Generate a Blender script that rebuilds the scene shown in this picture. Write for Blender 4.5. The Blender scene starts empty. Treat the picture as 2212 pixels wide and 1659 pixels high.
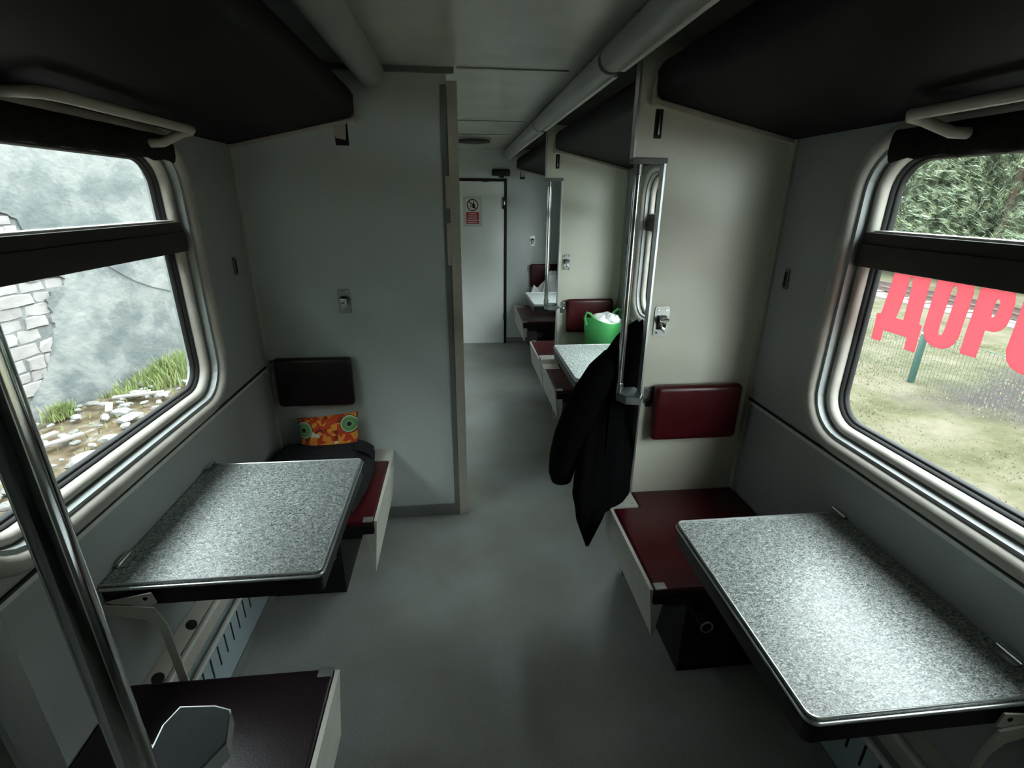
import bpy, bmesh, math, random
from mathutils import Vector, Matrix, Quaternion, noise
from mathutils.geometry import tessellate_polygon
R = random.Random(7)
SC = bpy.context.scene
COL = SC.collection
rad = math.radians

# ------------------------------------------------------------------ camera
cam_d = bpy.data.cameras.new('camera')
cam = bpy.data.objects.new('camera', cam_d)
COL.objects.link(cam)
PITCH, YAW, ROLL, FPX = rad(20.3987), rad(6.0932), rad(.50772), 1073.248
fw = Vector((math.sin(YAW)*math.cos(PITCH), math.cos(YAW)*math.cos(PITCH), -math.sin(PITCH)))
rt = Vector((math.cos(YAW), -math.sin(YAW), 0))
up = rt.cross(fw)
r2 = rt*math.cos(ROLL)+up*math.sin(ROLL)
u2 = -rt*math.sin(ROLL)+up*math.cos(ROLL)
cam.matrix_world = Matrix((( r2.x, u2.x, -fw.x, 0), (r2.y, u2.y, -fw.y, 0), (r2.z, u2.z, -fw.z, 1.6), (0, 0, 0, 1)))
cam_d.sensor_fit = 'HORIZONTAL'
cam_d.sensor_width = 36
cam_d.lens = 36*FPX/2212
cam_d.clip_start = .02
SC.camera = cam

# ------------------------------------------------------------------ overcast sky, exposure
w = bpy.data.worlds.new('overcast_sky')
SC.world = w
w.use_nodes = True
bg = w.node_tree.nodes['Background']
bg.inputs['Color'].default_value = (.90, .97, 1.0, 1)
bg.inputs['Strength'].default_value = 5.7
vs = SC.view_settings
vs.view_transform = 'Standard'
vs.look = 'None'
vs.gamma = 1
vs.use_curve_mapping = False
vs.exposure = 1.5
SC.cycles.max_bounces = 8
SC.cycles.diffuse_bounces = 5
SC.cycles.transparent_max_bounces = 16
SC.cycles.use_denoising = True

# ------------------------------------------------------------------ materials
def lin(c):
    return tuple((x/255/12.92 if x/255 <= .04045 else ((x/255+.055)/1.055)**2.4) for x in c)
def mat(name, col, rough=.5, metal=0., spec=.5, vary=0., scale=8., col2=None, bump=0., bscale=60., coat=0., detail=4.):
    """principled surface; 'vary' mixes in wear of a second colour by noise, 'bump' is fine relief"""
    m = bpy.data.materials.new(name); m.use_nodes = True
    nt = m.node_tree; b = nt.nodes['Principled BSDF']
    b.inputs['Base Color'].default_value = (*col, 1)
    b.inputs['Roughness'].default_value = rough
    b.inputs['Metallic'].default_value = metal
    b.inputs['Specular IOR Level'].default_value = spec
    b.inputs['Coat Weight'].default_value = coat
    tc = nt.nodes.new('ShaderNodeTexCoord')
    if vary or col2:
        n = nt.nodes.new('ShaderNodeTexNoise'); n.inputs['Scale'].default_value = scale; n.inputs['Detail'].default_value = detail
        nt.links.new(tc.outputs['Object'], n.inputs['Vector'])
        r = nt.nodes.new('ShaderNodeValToRGB')
        c2 = col2 or tuple(x*(1-vary) for x in col)
        r.color_ramp.elements[0].position = .35; r.color_ramp.elements[0].color = (*c2, 1)
        r.color_ramp.elements[1].position = .65; r.color_ramp.elements[1].color = (*col, 1)
        nt.links.new(n.outputs['Fac'], r.inputs['Fac'])
        nt.links.new(r.outputs['Color'], b.inputs['Base Color'])
    if bump:
        n2 = nt.nodes.new('ShaderNodeTexNoise'); n2.inputs['Scale'].default_value = bscale; n2.inputs['Detail'].default_value = 5
        nt.links.new(tc.outputs['Object'], n2.inputs['Vector'])
        bp = nt.nodes.new('ShaderNodeBump'); bp.inputs['Strength'].default_value = bump; bp.inputs['Distance'].default_value = .01
        nt.links.new(n2.outputs['Fac'], bp.inputs['Height']); nt.links.new(bp.outputs['Normal'], b.inputs['Normal'])
    return m
M = {}
M['wall'] = mat('grey_laminate', (.32, .34, .33), .45, vary=.07, scale=3, bump=.03, bscale=300)
M['part'] = mat('blue_grey_laminate', (.49, .535, .52), .42, vary=.06, scale=3, bump=.03, bscale=300)
M['cream'] = mat('cream_laminate', (.66, .655, .545), .4, vary=.05, scale=3, bump=.02, bscale=300)
M['ceil'] = mat('ceiling_paint', (.46, .48, .44), .22, vary=.12, scale=6, spec=.5)
M['tube'] = mat('duct_paint', (.26, .27, .255), .4, vary=.1, scale=7)
M['dark_ceil'] = mat('dark_side_ceiling', (.12, .12, .11), .6, vary=.2, scale=5)
M['post'] = mat('cream_post_paint', (.44, .42, .35), .5, vary=.1, scale=14)
M['base'] = mat('grey_skirting', (.16, .17, .16), .6, vary=.15, scale=10)
M['white'] = mat('white_metal_paint', (.52, .51, .45), .4, vary=.08, scale=18)
M['alu'] = mat('aluminium', (.62, .64, .64), .32, metal=.9)
M['trim'] = mat('aluminium_strip', (.62, .62, .58), .5, metal=.2, vary=.12, scale=30)
M['chrome'] = mat('chrome', (.78, .79, .78), .12, metal=1., vary=.05, scale=40)
M['steel'] = mat('worn_steel', (.34, .35, .335), .34, metal=1., vary=.2, scale=30)
M['vinyl'] = mat('burgundy_leatherette', (.062, .0045, .0075), .30, spec=.35, vary=.25, scale=9, bump=.06, bscale=220)
M['vinyl_dark'] = mat('dark_brown_leatherette', (.016, .008, .010), .36, spec=.4, vary=.2, scale=9, bump=.06, bscale=220)
M['berth'] = mat('dark_brown_berth_board', (.0085, .0075, .0075), .6, spec=.2, vary=.3, scale=5)
M['black'] = mat('black_paint', (.010, .010, .010), .45, spec=.3, vary=.2, scale=20)
M['apron'] = mat('dark_table_edge', (.014, .012, .014), .4, spec=.4, vary=.2, scale=20)
M['rubber'] = mat('black_rubber', (.018, .018, .018), .55, spec=.35, vary=.2, scale=20)
M['groove'] = mat('dark_window_groove', (.010, .009, .008), .95, spec=.05, vary=.2, scale=20)
M['ring'] = mat('beige_window_moulding', (.44, .41, .36), .55, vary=.16, scale=12)
M['bar'] = mat('brown_window_bar', (.045, .038, .033), .55, spec=.3, vary=.2, scale=12)
M['blind'] = mat('dark_blind_cloth', (.022, .018, .017), .85, spec=.1, vary=.3, scale=30, bump=.2, bscale=90)
M['rail'] = mat('ivory_rail_paint', (.46, .42, .35), .38, vary=.12, scale=18)
M['step'] = mat('grey_step_rubber', (.05, .065, .072), .6, vary=.1, scale=40, bump=.1, bscale=400)
M['door'] = mat('white_door_paint', (.80, .83, .80), .38, vary=.05, scale=4)
M['heater'] = mat('blue_grey_heater_panel', (.30, .37, .39), .45, vary=.07, scale=8)
M['beige'] = mat('beige_heater_top', (.42, .40, .34), .55, vary=.1, scale=12)
M['coat'] = mat('black_cloth', (.0035, .0035, .004), .9, spec=.06, vary=.25, scale=25, bump=.25, bscale=160)
M['blanket'] = mat('charcoal_cloth', (.022, .022, .026), .9, spec=.15, vary=.25, scale=40, bump=.3, bscale=350)
M['bag_white'] = mat('white_plastic_bag', (.78, .79, .78), .35, vary=.12, scale=14, bump=.5, bscale=26)
M['paper'] = mat('poster_paper', (.66, .66, .63), .6, vary=.04, scale=20)
M['film'] = mat('poster_film', (.56, .59, .56), .3, vary=.04, scale=20)
M['red'] = mat('sign_red', (.42, .025, .035), .5, vary=.06, scale=20)
M['signdark'] = mat('sign_dark', (.06, .02, .02), .5, vary=.06, scale=20)
M['vent'] = mat('ceiling_vent_dark', (.02, .02, .02), .6, vary=.2, scale=20)
M['plaster'] = None
M['post_green'] = mat('green_fence_paint', (0.0245, 0.0595, 0.0490), .45, vary=.15, scale=10)
M['rust'] = mat('rail_steel', (0.0700, 0.0455, 0.0385), .6, metal=.3, vary=.3, scale=12)
M['sleeper'] = mat('old_sleeper', (0.1190, 0.0980, 0.0840), .85, vary=.3, scale=8)
M['bark'] = mat('pine_bark', (0.0840, 0.0560, 0.0420), .9, vary=.3, scale=6, bump=.5, bscale=20)
M['lath'] = mat('grey_lath', (0.2380, 0.2170, 0.1890), .85, vary=.25, scale=12, bump=.3, bscale=60)
M['stone'] = mat('white_rubble', (0.2380, 0.2380, 0.2261), .85, col2=(0.1547, 0.1487, 0.1398), scale=9, bump=.5, bscale=25)
M['stone2'] = mat('grey_rubble', (0.1680, 0.1610, 0.1505), .9, col2=(0.1050, 0.0980, 0.0910), scale=9, bump=.5, bscale=25)
M['brick'] = mat('pale_wall_stone', (0.2295, 0.2167, 0.2082), .9, col2=(0.1700, 0.1547, 0.1487), scale=4, bump=.6, bscale=22)
M['mortar'] = mat('grey_mortar', (0.1330, 0.1365, 0.1330), .95, vary=.3, scale=9, bump=.6, bscale=30)
M['cable'] = mat('thin_dark_cable', (.05, .05, .05), .6, vary=.1)

def nodes_mat(name):
    m = bpy.data.materials.new(name); m.use_nodes = True
    return m, m.node_tree, m.node_tree.nodes['Principled BSDF'], m.node_tree.nodes.new
def ramp(nt, pts):
    r = nt.nodes.new('ShaderNodeValToRGB'); e = r.color_ramp.elements
    while len(e) < len(pts): e.new(.5)
    for k, (p, c) in enumerate(pts): e[k].position = p; e[k].color = (*c, 1)
    return r
# speckled laminate of the tables
def speckle(name, light):
    m, nt, b, N = nodes_mat(name)
    tc = N('ShaderNodeTexCoord'); mp = N('ShaderNodeMapping'); mp.inputs['Scale'].default_value = (1, 1.6, 1)
    n1 = N('ShaderNodeTexNoise'); n1.inputs['Scale'].default_value = 115; n1.inputs['Detail'].default_value = 2; n1.inputs['Distortion'].default_value = 1.8
    nt.links.new(tc.outputs['Object'], mp.inputs['Vector']); nt.links.new(mp.outputs['Vector'], n1.inputs['Vector'])
    k = light
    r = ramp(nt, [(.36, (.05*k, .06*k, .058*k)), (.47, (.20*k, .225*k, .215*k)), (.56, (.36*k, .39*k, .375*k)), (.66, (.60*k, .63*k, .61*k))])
    nt.links.new(n1.outputs['Fac'], r.inputs['Fac']); nt.links.new(r.outputs['Color'], b.inputs['Base Color'])
    b.inputs['Roughness'].default_value = .34; b.inputs['Specular IOR Level'].default_value = .6
    return m
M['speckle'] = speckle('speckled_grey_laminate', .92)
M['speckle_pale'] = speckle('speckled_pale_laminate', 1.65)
# linoleum
m, nt, b, N = nodes_mat('grey_linoleum')
tc = N('ShaderNodeTexCoord')
n1 = N('ShaderNodeTexNoise'); n1.inputs['Scale'].default_value = 260; n1.inputs['Detail'].default_value = 2
n2 = N('ShaderNodeTexNoise'); n2.inputs['Scale'].default_value = 2.2; n2.inputs['Detail'].default_value = 6
for n in (n1, n2): nt.links.new(tc.outputs['Object'], n.inputs['Vector'])
ra = ramp(nt, [(.3, (.19, .20, .19)), (.7, (.30, .315, .30))]); rb = ramp(nt, [(.35, (.78, .74, .66)), (.62, (1, 1, 1))])
mx = N('ShaderNodeMix'); mx.data_type = 'RGBA'; mx.blend_type = 'MULTIPLY'; mx.inputs['Factor'].default_value = 1
nt.links.new(n1.outputs['Fac'], ra.inputs['Fac']); nt.links.new(n2.outputs['Fac'], rb.inputs['Fac'])
nt.links.new(ra.outputs['Color'], mx.inputs['A']); nt.links.new(rb.outputs['Color'], mx.inputs['B'])
nt.links.new(mx.outputs['Result'], b.inputs['Base Color']); b.inputs['Roughness'].default_value = .42
M['floor'] = m
# glass
m = bpy.data.materials.new('window_glass'); m.use_nodes = True; nt = m.node_tree; nt.nodes.clear()
o = nt.nodes.new('ShaderNodeOutputMaterial'); tr = nt.nodes.new('ShaderNodeBsdfTransparent'); gl = nt.nodes.new('ShaderNodeBsdfGlossy')
tr.inputs['Color'].default_value = (.93, .96, .95, 1); gl.inputs['Roughness'].default_value = .02
lw = nt.nodes.new('ShaderNodeLayerWeight'); lw.inputs['Blend'].default_value = .5; ms = nt.nodes.new('ShaderNodeMixShader')
pw = nt.nodes.new('ShaderNodeMath'); pw.operation = 'POWER'; pw.inputs[1].default_value = 5; nt.links.new(lw.outputs['Facing'], pw.inputs[0])
ma = nt.nodes.new('ShaderNodeMath'); ma.operation = 'MULTIPLY_ADD'; ma.inputs[1].default_value = .6; ma.inputs[2].default_value = .03; nt.links.new(pw.outputs[0], ma.inputs[0])
nt.links.new(ma.outputs[0], ms.inputs[0]); nt.links.new(tr.outputs[0], ms.inputs[1]); nt.links.new(gl.outputs[0], ms.inputs[2]); nt.links.new(ms.outputs[0], o.inputs[0])
M['glass'] = m
# translucent films: lettering and plastic bag
def film(name, col, tcol, fac, rough=.4):
    m = bpy.data.materials.new(name); m.use_nodes = True; nt = m.node_tree; b = nt.nodes['Principled BSDF']
    b.inputs['Base Color'].default_value = (*col, 1); b.inputs['Roughness'].default_value = rough
    t = nt.nodes.new('ShaderNodeBsdfTranslucent'); t.inputs['Color'].default_value = (*tcol, 1)
    ms = nt.nodes.new('ShaderNodeMixShader'); ms.inputs[0].default_value = fac
    nt.links.new(b.outputs[0], ms.inputs[1]); nt.links.new(t.outputs[0], ms.inputs[2]); nt.links.new(ms.outputs[0], nt.nodes['Material Output'].inputs[0])
    return m
M['letter'] = film('red_vinyl_film', (.75, .10, .12), (.74, .285, .32), .75)
M['bag_green'] = film('green_plastic_film', (.08, .42, .12), (.16, .60, .22), .35)
# plaster of the old wall
m, nt, b, N = nodes_mat('old_grey_plaster')
tc = N('ShaderNodeTexCoord')
n1 = N('ShaderNodeTexNoise'); n1.inputs['Scale'].default_value = 1.3; n1.inputs['Detail'].default_value = 8; n1.inputs['Roughness'].default_value = .62
n2 = N('ShaderNodeTexNoise'); n2.inputs['Scale'].default_value = 5; n2.inputs['Detail'].default_value = 6
for n in (n1, n2): nt.links.new(tc.outputs['Object'], n.inputs['Vector'])
ra = ramp(nt, [(.38, (0.0792, 0.0891, 0.0882)), (.49, (0.1098, 0.1179, 0.1152)), (.53, (0.1485, 0.1521, 0.1458)), (.68, (0.1755, 0.1764, 0.1692))]); rb = ramp(nt, [(.36, (.78, .82, .84)), (.6, (1, 1, 1))])
mx = N('ShaderNodeMix'); mx.data_type = 'RGBA'; mx.blend_type = 'MULTIPLY'; mx.inputs['Factor'].default_value = 1
nt.links.new(n1.outputs['Fac'], ra.inputs['Fac']); nt.links.new(n2.outputs['Fac'], rb.inputs['Fac'])
nt.links.new(ra.outputs['Color'], mx.inputs['A']); nt.links.new(rb.outputs['Color'], mx.inputs['B']); nt.links.new(mx.outputs['Result'], b.inputs['Base Color'])
n3 = N('ShaderNodeTexNoise'); n3.inputs['Scale'].default_value = 14; n3.inputs['Detail'].default_value = 8
nt.links.new(tc.outputs['Object'], n3.inputs['Vector'])
bp = N('ShaderNodeBump'); bp.inputs['Strength'].default_value = .5; bp.inputs['Distance'].default_value = .03
nt.links.new(n3.outputs['Fac'], bp.inputs['Height']); nt.links.new(bp.outputs['Normal'], b.inputs['Normal']); b.inputs['Roughness'].default_value = .95
M['plaster'] = m
# grounds
def ground_mat(name, stops, s1, s2, patch=None):
    m, nt, b, N = nodes_mat(name)
    tc = N('ShaderNodeTexCoord')
    n1 = N('ShaderNodeTexNoise'); n1.inputs['Scale'].default_value = s1; n1.inputs['Detail'].default_value = 8; n1.inputs['Roughness'].default_value = .7
    nt.links.new(tc.outputs['Object'], n1.inputs['Vector'])
    r = ramp(nt, stops); nt.links.new(n1.outputs['Fac'], r.inputs['Fac'])
    out = r.outputs['Color']
    n2 = N('ShaderNodeTexNoise'); n2.inputs['Scale'].default_value = s2; n2.inputs['Detail'].default_value = 4
    nt.links.new(tc.outputs['Object'], n2.inputs['Vector'])
    if patch:
        (px, py, rx, ry), pc = patch
        mp = N('ShaderNodeMapping'); mp.inputs['Location'].default_value = (-px/rx, -py/ry, 0); mp.inputs['Scale'].default_value = (1/rx, 1/ry, 0)
        nt.links.new(tc.outputs['Object'], mp.inputs['Vector'])
        ln = N('ShaderNodeVectorMath'); ln.operation = 'LENGTH'; nt.links.new(mp.outputs['Vector'], ln.inputs[0])
        ad = N('ShaderNodeMath'); ad.operation = 'ADD'; nt.links.new(ln.outputs['Value'], ad.inputs[0]); nt.links.new(n2.outputs['Fac'], ad.inputs[1])
        rp = ramp(nt, [(.42, (1, 1, 1)), (.62, (0, 0, 0))]); sc = N('ShaderNodeMath'); sc.operation = 'MULTIPLY'; sc.inputs[1].default_value = .4
        nt.links.new(ad.outputs[0], sc.inputs[0]); nt.links.new(sc.outputs[0], rp.inputs['Fac'])
        mx = N('ShaderNodeMix'); mx.data_type = 'RGBA'; nt.links.new(rp.outputs['Color'], mx.inputs['Factor'])
        nt.links.new(out, mx.inputs['A']); mx.inputs['B'].default_value = (*pc, 1); out = mx.outputs['Result']
    nt.links.new(out, b.inputs['Base Color']); b.inputs['Roughness'].default_value = 1; b.inputs['Specular IOR Level'].default_value = .1
    bp = N('ShaderNodeBump'); bp.inputs['Strength'].default_value = .6; bp.inputs['Distance'].default_value = .04
    nt.links.new(n1.outputs['Fac'], bp.inputs['Height']); nt.links.new(bp.outputs['Normal'], b.inputs['Normal'])
    return m
M['lawn'] = ground_mat('dry_lawn', [(.34, (0.0373, 0.0373, 0.0186)), (.46, (0.0580, 0.0549, 0.0311)), (.56, (0.0751, 0.0673, 0.0456)), (.68, (0.0932, 0.0818, 0.0596))], 1.6, 1.2, ((8.3, 5.0, 2.6, 1.5), (0.0337, 0.0280, 0.0269)))
M['yard'] = ground_mat('mossy_rubble_soil', [(.34, (0.0490, 0.0385, 0.0245)), (.46, (0.0945, 0.0700, 0.0420)), (.56, (0.1190, 0.0980, 0.0700)), (.68, (0.1960, 0.1820, 0.1645))], 5, 2)
def leaf(name, a, c):
    m, nt, b, N = nodes_mat(name)
    oi = N('ShaderNodeTexCoord'); n = N('ShaderNodeTexNoise'); n.inputs['Scale'].default_value = 3.5
    nt.links.new(oi.outputs['Object'], n.inputs['Vector']); r = ramp(nt, [(.38, a), (.62, c)])
    nt.links.new(n.outputs['Fac'], r.inputs['Fac']); nt.links.new(r.outputs['Color'], b.inputs['Base Color']); b.inputs['Roughness'].default_value = .7
    return m
M['grass'] = leaf('grass_green', (0.0980, 0.1400, 0.0350), (0.1680, 0.1890, 0.0700))
M['drygrass'] = leaf('grass_dry', (0.1073, 0.1073, 0.0518), (0.1554, 0.1406, 0.0925))
M['needle'] = leaf('pine_needles', (.15, .19, .125), (.21, .25, .16))
M['candle'] = leaf('pine_shoots', (.30, .345, .18), (.37, .40, .23))
# floral cushion print
m, nt, b, N = nodes_mat('floral_print')
tc = N('ShaderNodeTexCoord'); sx = N('ShaderNodeSeparateXYZ'); nt.links.new(tc.outputs['Object'], sx.inputs[0])
vo = N('ShaderNodeTexVoronoi'); vo.inputs['Scale'].default_value = 46; nt.links.new(tc.outputs['Object'], vo.inputs['Vector'])
sr = N('ShaderNodeSeparateColor'); nt.links.new(vo.outputs['Color'], sr.inputs[0])
r = ramp(nt, [(.0, (.55, .05, .01)), (.42, (.62, .08, .015)), (.5, (.75, .30, .03)), (.78, (.80, .42, .07)), (.8, (.25, .02, .01)), (.93, (.75, .72, .60))])
r.color_ramp.interpolation = 'CONSTANT'
nt.links.new(sr.outputs[0], r.inputs['Fac']); cur = r.outputs['Color']
for cx, cz in ((-.105, .035), (.105, .06)):
    v = N('ShaderNodeVectorMath'); v.operation = 'SUBTRACT'; cmb = N('ShaderNodeCombineXYZ')
    nt.links.new(sx.outputs['X'], cmb.inputs['X']); nt.links.new(sx.outputs['Z'], cmb.inputs['Z']); nt.links.new(cmb.outputs[0], v.inputs[0]); v.inputs[1].default_value = (cx, 0, cz)
    L_ = N('ShaderNodeVectorMath'); L_.operation = 'LENGTH'; nt.links.new(v.outputs[0], L_.inputs[0])
    rk = ramp(nt, [(0, (.01, .015, .012)), (.16, (.25, .38, .20)), (.24, (.12, .30, .10)), (.42, (.16, .36, .13)), (.5, (.55, .62, .45)), (.56, (.02, .02, .015))]); rk.color_ramp.interpolation = 'CONSTANT'
    s = N('ShaderNodeMath'); s.operation = 'MULTIPLY'; s.inputs[1].default_value = 14.5; nt.links.new(L_.outputs['Value'], s.inputs[0]); nt.links.new(s.outputs[0], rk.inputs['Fac'])
    ck = N('ShaderNodeMath'); ck.operation = 'LESS_THAN'; ck.inputs[1].default_value = .6; nt.links.new(s.outputs[0], ck.inputs[0])
    mx = N('ShaderNodeMix'); mx.data_type = 'RGBA'; nt.links.new(ck.outputs[0], mx.inputs['Factor']); nt.links.new(cur, mx.inputs['A']); nt.links.new(rk.outputs['Color'], mx.inputs['B']); cur = mx.outputs['Result']
nt.links.new(cur, b.inputs['Base Color']); b.inputs['Roughness'].default_value = .8
M['floral'] = m

# ------------------------------------------------------------------ mesh helpers
class B:
    def __init__(s): s.bm = bmesh.new()
    def faces(s, vs, fs):
        v = [s.bm.verts.new(p) for p in vs]
        for f in fs:
            try: s.bm.faces.new([v[i] for i in f])
            except ValueError: pass
        return s
    def box(s, a, b, bev=0, seg=2, mtx=None):
        t = bmesh.new()
        x0, y0, z0 = [min(p, q) for p, q in zip(a, b)]; x1, y1, z1 = [max(p, q) for p, q in zip(a, b)]
        v = [t.verts.new(p) for p in ((x0,y0,z0),(x1,y0,z0),(x1,y1,z0),(x0,y1,z0),(x0,y0,z1),(x1,y0,z1),(x1,y1,z1),(x0,y1,z1))]
        for f in ((0,3,2,1),(4,5,6,7),(0,1,5,4),(1,2,6,5),(2,3,7,6),(3,0,4,7)): t.faces.new([v[i] for i in f])
        if bev: bmesh.ops.bevel(t, geom=t.edges[:], offset=bev, segments=seg, affect='EDGES', profile=.6)
        if mtx: bmesh.ops.transform(t, matrix=mtx, verts=t.verts)
        return s.join(t)
    def join(s, t):
        mp = {}
        for v in t.verts: mp[v] = s.bm.verts.new(v.co)
        for f in t.faces: s.bm.faces.new([mp[v] for v in f.verts])
        t.free(); return s
    def prism(s, poly, a, b, axis, holes=()):
        P = (lambda u, v, t: (t, u, v)) if axis == 'X' else ((lambda u, v, t: (u, t, v)) if axis == 'Y' else (lambda u, v, t: (u, v, t)))
        loops = [list(poly)]+[list(h) for h in holes]
        tri = tessellate_polygon([[Vector((u, v, 0)) for u, v in l] for l in loops])
        pts = [p for l in loops for p in l]
        A = [s.bm.verts.new(P(u, v, a)) for u, v in pts]; C = [s.bm.verts.new(P(u, v, b)) for u, v in pts]
        for t in tri:
            try: s.bm.faces.new([A[i] for i in t]); s.bm.faces.new([C[i] for i in reversed(t)])
            except ValueError: pass
        k = 0
        for l in loops:
            n = len(l)
            for i in range(n):
                j = (i+1) % n
                s.bm.faces.new((A[k+i], A[k+j], C[k+j], C[k+i]))
            k += n
        return s
    def rprism(s, poly, z0, z1, bev):
        t = bmesh.new(); A = [t.verts.new((x, y, z0)) for x, y in poly]; C = [t.verts.new((x, y, z1)) for x, y in poly]; n = len(poly)
        t.faces.new(A[::-1]); t.faces.new(C)
        for i in range(n): t.faces.new((A[i], A[(i+1) % n], C[(i+1) % n], C[i]))
        bmesh.ops.recalc_face_normals(t, faces=t.faces)
        bmesh.ops.bevel(t, geom=t.edges[:], offset=bev, segments=3, affect='EDGES', profile=.6)
        return s.join(t)
    def loft(s, rings, closed=True, caps=True):
        vr = [[s.bm.verts.new(p) for p in r] for r in rings]; n = len(rings[0])
        for a, b in zip(vr, vr[1:]):
            for i in range(n if closed else n-1):
                j = (i+1) % n; s.bm.faces.new((a[i], a[j], b[j], b[i]))
        if caps and closed: s.bm.faces.new(vr[0][::-1]); s.bm.faces.new(vr[-1])
        return s
    def tube(s, path, r, seg=10, closed=False, caps=True):
        path = [Vector(p) for p in path]; n = len(path); rs = r if isinstance(r, (list, tuple)) else [r]*n
        rings = []; ref = None
        for i, p in enumerate(path):
            t = (path[(i+1) % n]-path[i-1]) if closed else (path[min(i+1, n-1)]-path[max(i-1, 0)])
            t.normalize()
            if ref is None:
                ref = t.orthogonal().normalized()
            ref = (ref-t*ref.dot(t)).normalized(); bi = t.cross(ref)
            rings.append([p+ref*math.cos(q)*rs[i]+bi*math.sin(q)*rs[i] for q in [2*math.pi*k/seg for k in range(seg)]])
        if closed:
            vr = [[s.bm.verts.new(p) for p in g] for g in rings]
            for i in range(n):
                a, b = vr[i], vr[(i+1) % n]
                for k in range(seg):
                    j = (k+1) % seg; s.bm.faces.new((a[k], a[j], b[j], b[k]))
            return s
        return s.loft(rings, caps=caps)
    def grid(s, f, nu, nv, flip=False):
        v = [[s.bm.verts.new(f(i/nu, j/nv)) for j in range(nv+1)] for i in range(nu+1)]
        for i in range(nu):
            for j in range(nv):
                q = (v[i][j], v[i+1][j], v[i+1][j+1], v[i][j+1]); s.bm.faces.new(q[::-1] if flip else q)
        return s
    def build(s, name, mt, parent=None, smooth=35, recalc=True):
        if recalc: bmesh.ops.recalc_face_normals(s.bm, faces=s.bm.faces)
        me = bpy.data.meshes.new(name); s.bm.to_mesh(me); s.bm.free()
        me.materials.append(M[mt] if isinstance(mt, str) else mt)
        if smooth:
            me.polygons.foreach_set('use_smooth', [True]*len(me.polygons)); me.set_sharp_from_angle(angle=rad(smooth))
        o = bpy.data.objects.new(name, me); COL.objects.link(o)
        if parent: o.parent = parent
        return o
def tag(o, label=None, cat=None, group=None, kind=None):
    if label: o['label'] = label
    if cat: o['category'] = cat
    if group: o['group'] = group
    if kind: o['kind'] = kind
    return o
def thing(name, label, cat, group=None, loc=(0, 0, 0)):
    o = bpy.data.objects.new(name, None); COL.objects.link(o); o.location = loc; o.empty_display_size = .05
    return tag(o, label, cat, group)
def struct(o, label=None, cat=None): return tag(o, label, cat, kind='structure')
def root(name, label=None):
    o = bpy.data.objects.new(name, None); COL.objects.link(o); o.empty_display_size = .05; o['kind'] = 'structure'
    if label: o['label'] = label
    return o
def rr(y0, y1, z0, z1, r, off=0, n=7):
    y0, y1, z0, z1, r = y0-off, y1+off, z0-off, z1+off, r+off
    out = []
    for cy, cz, a in ((y1-r, z1-r, 0), (y0+r, z1-r, 90), (y0+r, z0+r, 180), (y1-r, z0+r, 270)):
        for k in range(n+1):
            t = rad(a+90*k/n); out.append((cy+r*math.cos(t), cz+r*math.sin(t)))
    return out

# ------------------------------------------------------------------ the carriage shell
XL, XR = -.903, 1.141
YB, YE = -2.7, 5.675
ZC = 2.086
YPL, YP1, YP2, YPN = 2.30, 1.747, 3.481, .41      # left partition, right partitions, near left partition
GZ0, GZ1, GR = .955, 1.712, .085                    # window glass
ZB0, ZB1 = 1.413, 1.524                             # window bar
WL = [(.885, 1.825), (2.50, 3.72), (3.98, 5.20)]
WR = [(.41, 1.35), (2.144, 3.084), (3.95, 4.89)]

f = B().box((XL-.1, YB, -.06), (XR+.1, YE+.1, 0)); struct(f.build('floor', 'floor', smooth=0), 'grey linoleum floor of the carriage')
c = B().box((XL-.1, YB, ZC), (XR+.1, YE+.1, ZC+.05)); ceil_o = struct(c.build('ceiling', 'ceil', smooth=0), 'pale painted ceiling of the carriage')
for name, s, xw, wins, lab in (('wall_left', -1, XL, WL, 'grey laminate side wall with window on the left'), ('wall_right', 1, XR, WR, 'grey laminate side wall with window on the right')):
    holes = [rr(a, b_, GZ0, GZ1, GR, .034) for a, b_ in wins]
    struct(B().prism([(YB, 0), (YE, 0), (YE, ZC), (YB, ZC)], xw, xw+s*.105, 'X', holes).build(name, 'wall', smooth=0), lab)
struct(B().box((XL-.1, YB-.06, 0), (XR+.1, YB, ZC)).build('wall_back', 'part', smooth=0), 'wall behind the viewer')
DX0, DX1, DZ = -.09, .533, 1.805
struct(B().prism([(XL, 0), (DX0, 0), (DX0, DZ), (DX1, DZ), (DX1, 0), (XR, 0), (XR, ZC), (XL, ZC)], YE, YE+.06, 'Y').build('wall_end', 'part', smooth=0), 'blue-grey end wall around the white door')

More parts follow.
